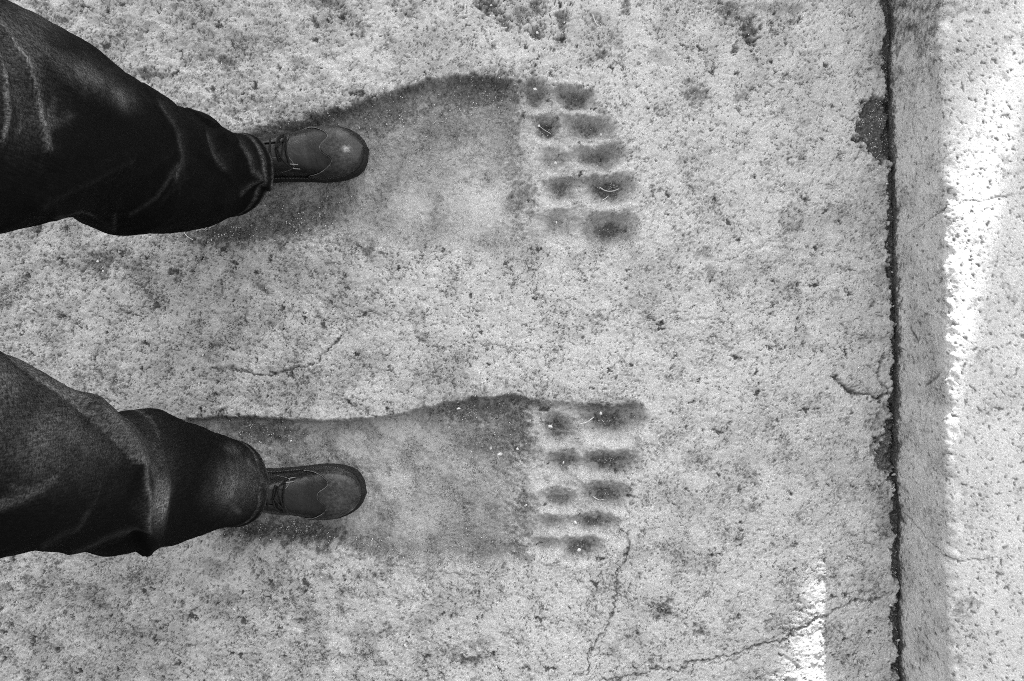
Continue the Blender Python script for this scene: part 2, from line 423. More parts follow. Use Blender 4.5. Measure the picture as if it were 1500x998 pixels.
# the tooled sole is smoother and greyer, worn through in pale patches
pale = np.zeros_like(X)
for (cx, cy, rx, ry, s) in [(710, 270, 45, 60, .9), (730, 320, 36, 40, .8), (660, 300, 60, 50, .5), (600, 300, 60, 40, .5), (700, 215, 30, 25, .6), (560, 650, 90, 40, .6), (580, 720, 70, 40, .5), (700, 700, 50, 24, .5), (640, 690, 60, 30, .4)]:
    r = ((PX - cx) / rx) ** 2 + ((PY - cy) / ry) ** 2
    pale = np.maximum(pale, s * np.exp(-r * 0.8))
dirt = np.maximum(dirt, inside * np.clip(0.36 - 0.42 * pale + 0.25 * ero + 0.22 * fine_w, 0, .6))
dirt = np.maximum(dirt, intoe * np.clip(0.15 + 0.2 * ero + .12 * fine_w, 0, .32))
for (cx, cy, rx, ry, rot, dep, soil) in TOES:
    m = (np.abs(PX - cx) < rx * 2.2) & (np.abs(PY - cy) < ry * 2.6 + 20)
    rx *= 0.88 if cx < 832 else 0.94
    c, s = math.cos(R(rot)), math.sin(R(rot))
    ex = PX[m] + 0.7 * wx[m] - cx; ey = PY[m] + 0.7 * wy[m] - cy
    u = (ex * c + ey * s) / rx; v = (-ex * s + ey * c) / ry
    v = np.where(v < 0, v / 0.92, v / 1.08)
    r = (np.abs(u) ** 2.6 + np.abs(v) ** 2.6) ** (1 / 2.6)
    h[m] -= 1e-3 * 2.5 * dep * sstep(1.16, 0.2, r)
    h[m] += 0.0012 * np.exp(-((r - 1.25) / 0.18) ** 2) * np.clip(1 + fine_w[m], 0, 2)
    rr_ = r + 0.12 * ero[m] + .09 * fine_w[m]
    dirt[m] = np.maximum(dirt[m], 0.44 * soil * sstep(1.10, np.where(v < 0, 0.92, 0.5), rr_))  # grey ring: the hollow's shading painted in, sharper on its upper side
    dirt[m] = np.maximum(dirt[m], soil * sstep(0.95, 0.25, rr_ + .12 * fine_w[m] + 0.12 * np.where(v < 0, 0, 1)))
for (cx, cy, rx, ry, rot, st) in STAIN_SHADE:
    m = (np.abs(PX - cx) < rx * 1.9 + ry + 12) & (np.abs(PY - cy) < ry * 1.9 + rx + 12)
    c, s = math.cos(R(rot)), math.sin(R(rot))
    ex = QX[m] - cx; ey = QY[m] - cy
    u = (ex * c + ey * s) / rx; v = (-ex * s + ey * c) / ry
    r = np.hypot(u, v) + (0.55 if max(rx, ry) < 45 else 0.4) * fine_w[m]
    f = st * sstep(1.35, 0.25, r)
    dirt[m] = np.maximum(dirt[m], f)
    if rx < 45: h[m] -= (0.008 if (st > .65 and rx < 27) else 0.003) * f
# broken corners along the joint
for poly, dep, st in CHUNKS:
    m = (PX > 1220) & (PY > poly[0][1] - 60) & (PY < poly[0][1] + 180)
    sd = poly_sd(PX[m] + 2.2 * wx[m], PY[m] + 2.2 * wy[m], poly) + 4 * fine_w[m]
    f = sstep(2, -6, sd)
    h[m] -= 1e-3 * dep * f
    dirt[m] = np.maximum(dirt[m], st * f)
# cracks
crk = np.zeros_like(X)
for pts, w, dep, st in CRACKS:
    xa = min(p[0] for p in pts) - 20; xb = max(p[0] for p in pts) + 20
    ya = min(p[1] for p in pts) - 20; yb = max(p[1] for p in pts) + 20
    m = (PX > xa) & (PX < xb) & (PY > ya) & (PY < yb)
    d, _ = polyline_dist(PX[m] + 1.0 * wx[m], PY[m] + 1.0 * wy[m], pts)
    f = np.exp(-(d / (w * 1.0)) ** 2) * np.clip(0.95 + 0.5 * fine_w[m], 0.5, 1)
    h[m] -= 1e-3 * dep * f
    crk[m] = np.maximum(crk[m], st * f)
# open joint against the step
jx = np.interp(PY, JY, JX)
dj = PX + 1.1 * wx - jx + 5.0 * fbm(X, Y, 0.06, 3, 41, .6)
edge = sstep(-7 - 4 * np.abs(fine_w), -2, dj)
h -= 0.016 * edge
dirt = np.maximum(dirt, 0.97 * sstep(-8, -3, dj))
near = sstep(-55, -8, dj)
dirt = np.maximum(dirt, near * np.clip(0.2 + 0.5 * ero + 0.5 * fine_w, 0, .7) * 0.8)
# pits: small eroded holes with ragged outlines
wX = X + 0.0035 * fbm(X, Y, 0.009, 3, 141, .6); wY = Y + 0.0035 * fbm(X, Y, 0.009, 3, 142, .6)
p1 = fbm(wX, wY, 0.0085, 3, 51, 0.65); p2 = fbm(wX, wY, 0.0048, 2, 52, 0.65)
clus = fbm(X, Y, 0.035, 3, 54, .6)
dens = np.clip(0.30 + 0.50 * ero + 0.45 * clus + 0.2 * left, -0.6, 1.1)
pit = 0.9 * sstep(0.72, 1.0, p1 + 0.36 * dens) + 0.85 * sstep(0.62, 0.95, p2 + 0.40 * dens)
# thin hair-like scratches and flake edges
ln = np.abs(fbm(wX, wY, 0.018, 3, 55, .6)); ln2 = np.abs(fbm(wX, wY, 0.009, 2, 57, .6))
hair = np.exp(-(ln / 0.035) ** 2) * sstep(0.15, 0.6, fbm(X, Y, 0.02, 3, 56, .6) + 0.5 * dens) + 0.7 * np.exp(-(ln2 / 0.06) ** 2) * sstep(0.3, 0.8, fbm(X, Y, 0.015, 2, 58, .6) + 0.5 * dens)
hair = np.clip(hair, 0, 1)
soft = 1 - 0.5 * np.clip(inside + intoe, 0, 1)
pit = np.clip(pit, 0, 1) * soft
hair = hair * soft
p3 = fbm(wX, wY, 0.024, 3, 53, 0.6)
big_pit = sstep(0.98, 1.12, p3 + 0.35 * dens) * (1 - inside)
h -= 0.0020 * pit + 0.0030 * big_pit + 0.0010 * hair
# flaking skin: shallow ledges
lf = fbm(wX, wY, 0.04, 4, 61, .6) + 0.25 * ero
led = sstep(-0.05, 0.05, lf)
h -= 0.0014 * led * (1 - 0.5 * inside)
h += 0.0010 * fbm(X, Y, 0.012, 3, 71) * (0.5 + 0.9 * wear_shade) + 0.0005 * fbm(X, Y, 0.0045, 1, 72)
h += 0.0055 * fbm(X, Y, 0.035, 4, 73) * sstep(760, 420, PX) * sstep(240, 140, PY) + 0.0022 * fbm(X, Y, 0.03, 3, 74)* sstep(760, 420, PX) * sstep(240, 340, PY)
ledge_dirt = np.exp(-(lf / 0.05) ** 2) * np.clip(0.1 + 0.6 * clus + fine_w * 0.6, 0, .6)
wear_shade = np.clip(wear_shade + 0.22 * led * sstep(-.2, .5, ero) + 0.25 * inside, 0, 1)
# rim shade painted along the upper edges of the carved soles
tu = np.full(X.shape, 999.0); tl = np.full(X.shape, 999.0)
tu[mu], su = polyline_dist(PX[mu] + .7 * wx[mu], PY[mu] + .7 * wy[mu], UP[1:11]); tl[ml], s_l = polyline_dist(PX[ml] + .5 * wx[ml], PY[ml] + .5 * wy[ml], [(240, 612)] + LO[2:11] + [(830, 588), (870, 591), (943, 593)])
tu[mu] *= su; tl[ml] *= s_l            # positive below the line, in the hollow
rim_shade1 = sstep(-2, 4, tu + 1.6 * fine_w) * np.exp(-np.clip(tu, 0, 300) / 48) * sstep(300, 420, PX) * sstep(800, 745, PX)
rim_shade2 = sstep(-2, 3, tl + 1.2 * fine_w) * np.exp(-np.clip(tl, 0, 300) / 20) * np.clip(sstep(520, 300, PX) + sstep(560, 700, PX), 0.25, 1) * sstep(950, 930, PX)
dirt = np.maximum(dirt, np.clip(0.85 * rim_shade1 + 0.2 * ero * rim_shade1, 0, .85))
dirt = np.maximum(dirt, np.clip(0.80 * rim_shade2 + 0.2 * ero * rim_shade2, 0, .85))
# how thickly the skin of the stone is flecked
fleck = np.clip(0.36 + 0.10 * ero + 0.32 * clus + 0.16 * left + 0.26 * reg + 0.22 * inside, 0, 1)
film = np.clip(sstep(800, 200, PX + 80 * reg) * (0.10 + 0.05 * ero + 0.1 * fine_w), 0, .3)  # left-side shade again, painted as a thin grey tone
dirt = np.maximum(dirt, film)
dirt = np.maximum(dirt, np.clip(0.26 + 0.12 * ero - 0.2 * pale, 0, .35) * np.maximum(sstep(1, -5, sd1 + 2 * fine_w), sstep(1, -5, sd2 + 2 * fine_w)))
dirt = np.maximum(dirt, 0.17 * sstep(0.15, 0.6, reg + 0.3 * ero + 0.25 * fine_w))
patch = np.clip(0.45 * sstep(0.75, 1.25, clus + 0.35 * ero + 0.7 * fine_w), 0, .4)
dirt = np.maximum(dirt, patch)
pit = np.clip(np.maximum(np.maximum(np.maximum(crk, pit * 0.75), hair * 0.7), np.maximum(big_pit * 0.9, ledge_dirt * 0.8)), 0, 1)

# beyond the finely modelled part the slab goes on plain: only the material's own texture
fa = sstep(1.10, 0.92, np.abs(Y)) * sstep(-1.58, -1.35, X)
h = h * fa
pit = pit * fa + 0.05 * (1 - fa); dirt = dirt * fa + 0.14 * (1 - fa); fleck = fleck * fa + 0.62 * (1 - fa); wear_shade = wear_shade * fa + 0.4 * (1 - fa)
joint_far = sstep(-9, -3, dj) * (1 - fa)
h = h - 0.014 * joint_far; dirt = np.maximum(dirt, 0.95 * joint_far)
Z = h
def bilerp_z(x, y):
    i = int(np.clip(np.searchsorted(ys, y), 1, len(ys) - 1)); j = int(np.clip(np.searchsorted(xs, x), 1, len(xs) - 1))
    return float(Z[i, j])
me = np_mesh('stone_floor', np.stack([X, Y, Z], -1).reshape(-1, 3), grid_faces(len(ys), len(xs)))
attr(me, 'wear_shade', wear_shade); attr(me, 'dirt', np.clip(dirt, 0, 1)); attr(me, 'pit', pit); attr(me, 'fleck', fleck)
floor = tag(link_mesh('stone_floor', me, M_floor), 'worn pale stone floor slab with two giant carved footprints', kind='structure')

# ------------------------------------------------------------------ stone step on the right
SH = 0.158; SR = 0.011
sy = axis(-0.72, 0.72, 0.002, -14, 14, 0.4)
prof = [(0, z, -1, 0, z) for z in np.arange(-0.06, SH - SR, 0.002)]
for a in np.linspace(0, math.pi / 2, 9):
    prof.append((SR - SR * math.cos(a), SH - SR + SR * math.sin(a), -math.cos(a), math.sin(a), SH - SR + SR * a))
l0 = SH - SR + SR * math.pi / 2
tx = list(np.arange(SR + 0.002, 0.42, 0.002)); e = tx[-1]; s_ = 0.002
while e < 14: s_ *= 1.35; e += s_; tx.append(e)
for x in tx: prof.append((x, SH, 0, 1, l0 + x - SR))
prof = np.array(prof)
YY, SS = np.meshgrid(sy, prof[:, 4], indexing='ij')
bx = (np.interp(499 - 750 * sy, JY, JX) + 3 - 750) / 750
BX = bx[:, None] + 0.003 * fbm(YY, YY * 0 + 3.3, 0.08, 3, 81)
ero2 = fbm(SS, YY, 0.07, 4, 91); p1 = fbm(SS, YY, 0.011, 2, 92, .6); p2 = fbm(SS * 1.0, YY, 0.0055, 2, 93, .6)
ontop = sstep(SH - 0.01, SH + 0.03, SS)
dens = np.clip(0.3 + 0.5 * ero2, -.3, .9)
pit2 = np.clip(sstep(0.60, 0.85, p1 + 0.22 * dens) + 0.8 * sstep(0.62, 0.9, p2 + 0.3 * dens), 0, 1)
disp = 0.0028 * fbm(SS, YY, 0.16, 2, 94) + 0.0005 * fbm(SS, YY, 0.02, 3, 95) * (2.2 - 1.7 * ontop) + 0.0004 * fbm(SS, YY, 0.007, 2, 96) * (1.3 - 0.9 * ontop)
arris = np.exp(-((SS - SH) / 0.016) ** 2)
disp -= arris * np.clip(0.004 * (0.3 + fbm(SS, YY, 0.03, 3, 97)), -0.001, 0.006)
spy = 499 - 750 * YY
wear2 = np.clip(sstep(-0.1, 0.6, ero2) * 0.5 + 0.25 * (1 - ontop), 0, 1)
dirt2 = 0.95 * sstep(0.012, 0.0, SS + 0.012 * fbm(SS, YY, 0.012, 4, 98, .7) + 0.008 * fbm(SS * 0, YY, 0.09, 2, 198))
topdark = sstep(190, 20, spy + 60 * fbm(SS, YY, 0.05, 3, 99)) * sstep(0.30, 0.12, SS)
dirt2 = np.maximum(dirt2, topdark * np.clip(0.45 + 0.9 * fbm(SS, YY, 0.02, 4, 100, .65), 0, .9))
dirt2 = np.maximum(dirt2, np.clip(0.45 * sstep(0.6, 1.1, fbm(SS, YY, 0.05, 4, 101) + 0.7 * fbm(SS, YY, 0.012, 3, 107, .7)), 0, .45))
SCR = [([(0.02, 750), (0.10, 772), (0.17, 785), (0.22, 782)], .0012, .8), ([(0.03, 348), (0.12, 335), (0.17, 322), (0.26, 312), (0.30, 306)], .0012, .7), ([(0.10, 90), (0.06, 200), (0.09, 250)], .001, .5),
       ([(0.32, 58), (0.36, 60)], .003, .8), ([(0.30, 330), (0.33, 380), (0.36, 420)], .001, .5), ([(0.05, 880), (0.06, 960), (0.09, 990)], .001, .5), ([(0.09, 560), (0.13, 545)], .0035, .8), ([(0.04, 480), (0.06, 500)], .004, .9)]
for pts, w, st in SCR:
    pp = [(a, (499 - b) / 750) for a, b in pts]
    d, _ = polyline_dist(SS + 0.004 * fbm(SS, YY, .02, 3, 102), YY + 0.004 * fbm(SS, YY, .02, 3, 103), pp)
    f = st * np.exp(-(d / w) ** 2)
    dirt2 = np.maximum(dirt2, f); disp -= 0.002 * f
disp -= 0.0012 * pit2
fb = sstep(1.10, 0.95, np.abs(YY)) * sstep(0.57, 0.52, SS)
disp = disp * fb; pit2 = pit2 * fb; topdark = topdark * fb; ero2 = ero2 * fb; wear2 = wear2 * fb + 0.2 * (1 - fb)
dirt2 = dirt2 * fb + 0.95 * sstep(0.008, 0.0, SS) * (1 - fb)
SX = BX + prof[:, 0][None, :] + prof[:, 2][None, :] * disp
SZ = prof[:, 1][None, :] + prof[:, 3][None, :] * disp + 0 * YY
me = np_mesh('stone_step', np.stack([SX, YY, SZ], -1).reshape(-1, 3), grid_faces(len(sy), len(prof))[:, ::-1])
attr(me, 'wear_shade', wear2); attr(me, 'dirt', np.clip(dirt2, 0, 1)); attr(me, 'pit', pit2 * 0.75); attr(me, 'fleck', np.clip(0.38 + 0.3 * ero2 + 0.30 * (1 - ontop) + 0.6 * topdark, 0, 1))
tag(link_mesh('stone_step', me, M_step), 'pale pitted stone step rising along the right side', kind='structure')

g = np_mesh('ground', np.array([[-400, -400, -.2], [400, -400, -.2], [400, 400, -.2], [-400, 400, -.2]], float), np.array([[0, 1, 2, 3]]))
tag(link_mesh('ground', g, M_ground, smooth=False), 'dry earth around the stone slabs', kind='structure')

# ------------------------------------------------------------------ unseen walls added to hold off the low sun and block sky light
def toward_sun(p, yw):
    k = (yw - p.y) / sun_dir.y
    return p + sun_dir * k
def wall(name, prof_xz, y0, y1, label, mat=None):
    bm = bmesh.new()
    f = [bm.verts.new((x, y0, z)) for x, z in prof_xz]; b = [bm.verts.new((x, y1, z)) for x, z in prof_xz]
    n = len(f)
    bm.faces.new(f); bm.faces.new(b[::-1])
    for i in range(n): bm.faces.new((f[(i + 1) % n], f[i], b[i], b[(i + 1) % n]))
    bmesh.ops.recalc_face_normals(bm, faces=bm.faces)
    me = bpy.data.meshes.new(name); bm.to_mesh(me); bm.free()
    return tag(link_mesh(name, me, mat or M_wall, smooth=False), label, 'wall')
YL, YR = 7.0, 5.6
e0 = toward_sun(at(1497, 80, SH), YL); e1 = toward_sun(at(1402, 258, SH), YL); e2 = toward_sun(at(1142, 1004, 0), YL)
dzdx = (e2.z - e0.z) / (e2.x - e0.x)
xt = 3.3
xtop = e1.x + (xt - e1.z) / dzdx
pl = [(-6, -.15), (-6, 3.2), (-2.5, 3.4), (xtop, xt), (e2.x, e2.z), (e1.x, e1.z), (e0.x, e0.z), (e0.x + 1.2, e0.z + 1.2 * dzdx), (e0.x + 1.4, -.15)]
wall('shade_wall', pl, YL, YL + 0.5, 'unseen stone wall added beyond the floor, its end sloped to shape the sunlight')
r0 = toward_sun(at(1393, 610, SH), YR); r1 = toward_sun(at(1473, 222, SH), YR)
pr = [(r1.x + (r1.x - r0.x) / (r1.z - r0.z) * (-.15 - r1.z), -.15), (r1.x, r1.z), (r0.x, r0.z), (r0.x + .02, 2.3), (r0.x + 1.1, 2.5), (r0.x + 2.4, 2.2), (r0.x + 2.5, -.15)]
wall('shade_pier', pr, YR - 0.6, YR, 'unseen stone pier added to edge the strip of sunlight')
wall('sky_block_wall', [(-4, -.15), (-4, 1.8), (-1, 2.0), (2.2, 1.9), (3.4, 1.7), (3.5, -.15)], -1.7, -1.15, 'unseen dark wall added below the lower footprint to block sky light', M_basalt)

# ------------------------------------------------------------------ grit, pebbles, straw
def ico(sub, seed, sq):
    bm = bmesh.new()
    bmesh.ops.create_icosphere(bm, subdivisions=sub, radius=1.0)
    r = random.Random(seed)
    ax = [Vector((r.uniform(-1, 1), r.uniform(-1, 1), r.uniform(-1, 1))).normalized() for _ in range(7)]
    cut = [r.uniform(.42, .8) for _ in ax]
    for v in bm.verts:
        for a, c in zip(ax, cut):
            d = v.co.dot(a)
            if d > c: v.co -= a * (d - c) * 0.85
        v.co.x *= sq[0]; v.co.y *= sq[1]; v.co.z *= sq[2]
    return bm
bm = ico(1, 3, (1, 1, 1)); bm.verts.ensure_lookup_table()
bv = np.array([v.co[:] for v in bm.verts]); bf = np.array([[v.index for v in f.verts] for f in bm.faces]); bm.free()
dm = np.clip(dirt, 0, 1)
cand = np.argwhere((dm > 0.45) & (PX > 100) & (PX < 1325) & (PY > -20) & (PY < 1010))
wts = dm[cand[:, 0], cand[:, 1]] ** 5
cl = fbm(X, Y, 0.02, 2, 111)[cand[:, 0], cand[:, 1]]
wts = wts * np.clip(cl + 0.15, 0.03, 1)
pick = cand[rng.choice(len(cand), 2600, p=wts / wts.sum())]
allc = np.argwhere((PX > 20) & (PX < 1300) & (PY > 0) & (PY < 998))
pick = np.concatenate([pick, allc[rng.choice(len(allc), 260)]])
vs, fs = [], []
for k, (i, j) in enumerate(pick):
    s = 0.0008 + 0.0011 * rng.random() ** 2.2
    a = rng.random() * 6.28; c, sn = math.cos(a), math.sin(a)
    q = bv * (s * np.array([1, .6 + .4 * rng.random(), .5 + .4 * rng.random()]))
    q = np.stack([q[:, 0] * c - q[:, 1] * sn, q[:, 0] * sn + q[:, 1] * c, q[:, 2]], -1)
    q += np.array([X[i, j] + (rng.random() - .5) * STEP, Y[i, j] + (rng.random() - .5) * STEP, Z[i, j] + s * .3])
    vs.append(q); fs.append(bf + len(bv) * k)
me = np_mesh('grit', np.concatenate(vs), np.concatenate(fs))
tag(link_mesh('grit', me, M_grit, smooth=False), 'fine pale grit lodged in the hollows and the joint', kind='stuff')

PEBBLES = [  # px, py, size px, material, label
    (1304, 327, 14, M_pebble, 'large angular pale grey pebble lying in the dark joint, biggest stone there'),
    (1298, 270, 6, M_pebble, 'small flat pale pebble in the joint just above the big angular pebble'),
    (1311, 398, 5, M_pebble, 'tiny pale pebble in the joint below the big angular pebble'),
    (1313, 448, 6, M_pale, 'small white pebble in the joint above the forked crack'),
    (1313, 697, 9, M_pebble, 'curved pale pebble in the joint at the lower broken corner'),
    (1317, 880, 9, M_grey, 'rounded grey pebble in the joint near the lower sunlit patch'),
    (1320, 941, 8, M_pale, 'flat white pebble in the joint near the bottom edge'),
    (1304, 886, 6, M_pale, 'small white pebble on the left rim of the joint near the bottom'),
    (1239, 821, 7, M_pale, 'small white pebble alone on the floor above the lower sunlit patch'),
    (784, 128, 8, M_pale, 'white pebble in the first inner toe hollow of the upper footprint'),
    (787, 46, 8, M_pale, 'white pebble in a dark pit at the top edge of the floor'),
    (719, 5, 6, M_pale, 'white pebble in the dark pit left of the top pits'),
    (741, 40, 5, M_pale, 'small white pebble in the slanting dark pit at the top'),
    (827, 32, 5, M_pale, 'small pale pebble in the narrow upright pit at the top'),
    (881, 195, 6, M_pale, 'white pebble in the second outer toe hollow of the upper footprint'),
    (790, 182, 6, M_pale, 'pale pebble in the second inner toe hollow of the upper footprint'),
    (814, 237, 8, M_pale, 'oval white pebble in the third inner toe hollow of the upper footprint'),
    (816, 324, 5, M_pale, 'small pale pebble in the last inner toe hollow of the upper footprint'),
    (671, 599, 8, M_pale, 'oval white pebble near the top rim of the lower footprint sole'),
    (806, 626, 11, M_pebble, 'pale stone in the big inner toe hollow of the lower footprint'),
    (881, 606, 7, M_pale, 'white pebble in the big outer toe hollow of the lower footprint'),
    (826, 679, 6, M_pale, 'white pebble in the second inner toe hollow of the lower footprint'),
    (758, 659, 6, M_pale, 'white pebble at the right end of the lower footprint sole'),
    (732, 667, 11, M_pebble, 'rounded grey stone set in the rough middle of the lower sole'),
    (718, 658, 9, M_grey, 'dull grey stone beside the rounded one in the lower sole'),
    (843, 767, 9, M_pale, 'elongated white pebble left of the fourth outer toe hollow below'),
    (849, 808, 8, M_pale, 'white pebble in the smallest outer toe hollow of the lower footprint'),
    (770, 742, 7, M_pebble, 'pale pebble in the dark band between lower sole and toes'),
    (657, 627, 4, M_pale, 'tiny white pebble inside the lower footprint below its rim'),
    (143, 383, 6, M_pale, 'white pebble in the stained hollow between the two legs'),
    (151, 397, 6, M_pale, 'second white pebble just below in the stained hollow'),
    (292, 562, 5, M_pale, 'small white pebble on bare floor above the lower jeans leg'),
    (379, 539, 5, M_pale, 'tiny white pebble on the thin crack between the legs'),
    (297, 520, 5, M_pale, 'small white pebble left of the thin crack between the legs'),
    (343, 893, 6, M_pale, 'white pebble on the floor below the lower shoe'),
    (395, 891, 5, M_pale, 'small white pebble right of the one below the lower shoe'),
    (594, 946, 9, M_pale, 'slender white stone chip near the bottom edge of the floor'),
    (201, 46, 5, M_pale, 'small white pebble on the rough stone above the upper leg'),
    (396, 156, 6, M_pale, 'pale pebble on the rim above the upper shoe'),
    (424, 647, 5, M_pale, 'white pebble in the dark soil above the lower shoe'),
]
for k, (px, py, sz, mat, lab) in enumerate(PEBBLES):
    p = at(px, py)
    r = sz / 750 / 2 * 0.78
    rr = random.Random(k)
    bm = ico(2, 40 + k, (1, rr.uniform(.5, .85), rr.uniform(.45, .65)))
    bmesh.ops.scale(bm, vec=(r, r, r), verts=bm.verts)
    me = bpy.data.meshes.new('pebble'); bm.to_mesh(me); bm.free()
    o = link_mesh('pebble', me, mat, smooth=False)
    z = bilerp_z(p.x, p.y)
    o.location = (p.x, p.y, max(z, -0.012) + r * .45); o.rotation_euler = (rr.uniform(-.2, .2), rr.uniform(-.2, .2), rr.uniform(0, 6.28))
    tag(o, lab, 'pebble', 'loose pebbles lying on the stone')

def tube(name, pts, rad, mat, parent=None, res=2, cyclic=False, taper=None):
    """swept round cord as a mesh"""
    pts = [Vector(p) for p in pts]
    # catmull-rom
    out = []
    n = len(pts)
    for i in range(n - 1):
        p0, p1_, p2_, p3_ = pts[max(i - 1, 0)], pts[i], pts[i + 1], pts[min(i + 2, n - 1)]
        for q in range(res * 3):
            t = q / (res * 3)
            out.append(0.5 * ((2 * p1_) + (p2_ - p0) * t + (2 * p0 - 5 * p1_ + 4 * p2_ - p3_) * t * t + (3 * p1_ - p0 - 3 * p2_ + p3_) * t ** 3))
    out.append(pts[-1])
    ns = 6
    vs = []
    for i, p in enumerate(out):
        d = (out[min(i + 1, len(out) - 1)] - out[max(i - 1, 0)]).normalized()
        a = d.cross(Vector((0, 0, 1)))
        if a.length < .05: a = d.cross(Vector((1, 0, 0)))
        a.normalize(); b = d.cross(a)
        rr = rad * (taper(i / (len(out) - 1)) if taper else 1)
        for k in range(ns):
            t = 2 * math.pi * k / ns
            vs.append((p + a * (math.cos(t) * rr) + b * (math.sin(t) * rr))[:])
    fc = [list(f) for f in grid_faces(len(out), ns, True)]
    fc.append(list(range(ns))[::-1]); fc.append([len(out) * ns - ns + k for k in range(ns)])
    me = bpy.data.meshes.new(name); me.from_pydata(vs, [], fc); me.update()
    return link_mesh(name, me, mat, parent)

STRAWS = [([(881, 269), (890, 274), (900, 275), (910, 272)], .0011, 'thick curved pale straw in the fourth outer toe hollow of the upper footprint'),
          ([(884, 290), (890, 286), (895, 282)], .0006, 'thin straw beneath the curved one in the upper footprint'),
          ([(850, 622), (862, 619), (872, 612)], .0008, 'slanting straw in the big outer toe hollow of the lower footprint'),
          ([(789, 178), (800, 185), (808, 190)], .0007, 'straight straw in the second inner toe hollow of the upper footprint'),
          ([(271, 341), (276, 347), (284, 352)], .0008, 'short straw beside the hem of the upper jeans leg'),
          ([(287, 338), (294, 335), (300, 337)], .0006, 'fine straw touching the hem of the upper jeans leg'),
          ([(870, 731), (880, 737), (887, 736)], .0008, 'bent straw in the third outer toe hollow of the lower footprint'),
          ([(1306, 716), (1310, 714), (1312, 710)], .0011, 'pale twig stub in the joint below the lower broken corner'),
          ([(868, 22), (873, 34), (876, 37)], .0008, 'short pale straw in a dark pit near the top edge')]
for pts, r, lab in STRAWS:
    q = []
    for px, py in pts:
        p = at(px, py); q.append((p.x, p.y, bilerp_z(p.x, p.y) + 0.0022))
    zz = max(v[2] for v in q)
    q = [(a, b, 0.5 * c + 0.5 * zz) for a, b, c in q]
    tag(tube('straw', q, r, M_straw), lab, 'straw', 'bits of straw lying on the stone')

# ------------------------------------------------------------------ the person: jeans, shoes, upper body out of frame
person = tag(empty('person', (-0.53, 0.04, -0.022)), 'person in dark faded jeans and black wingtip shoes standing inside the carved footprints', 'person')
PO = Vector(person.location)

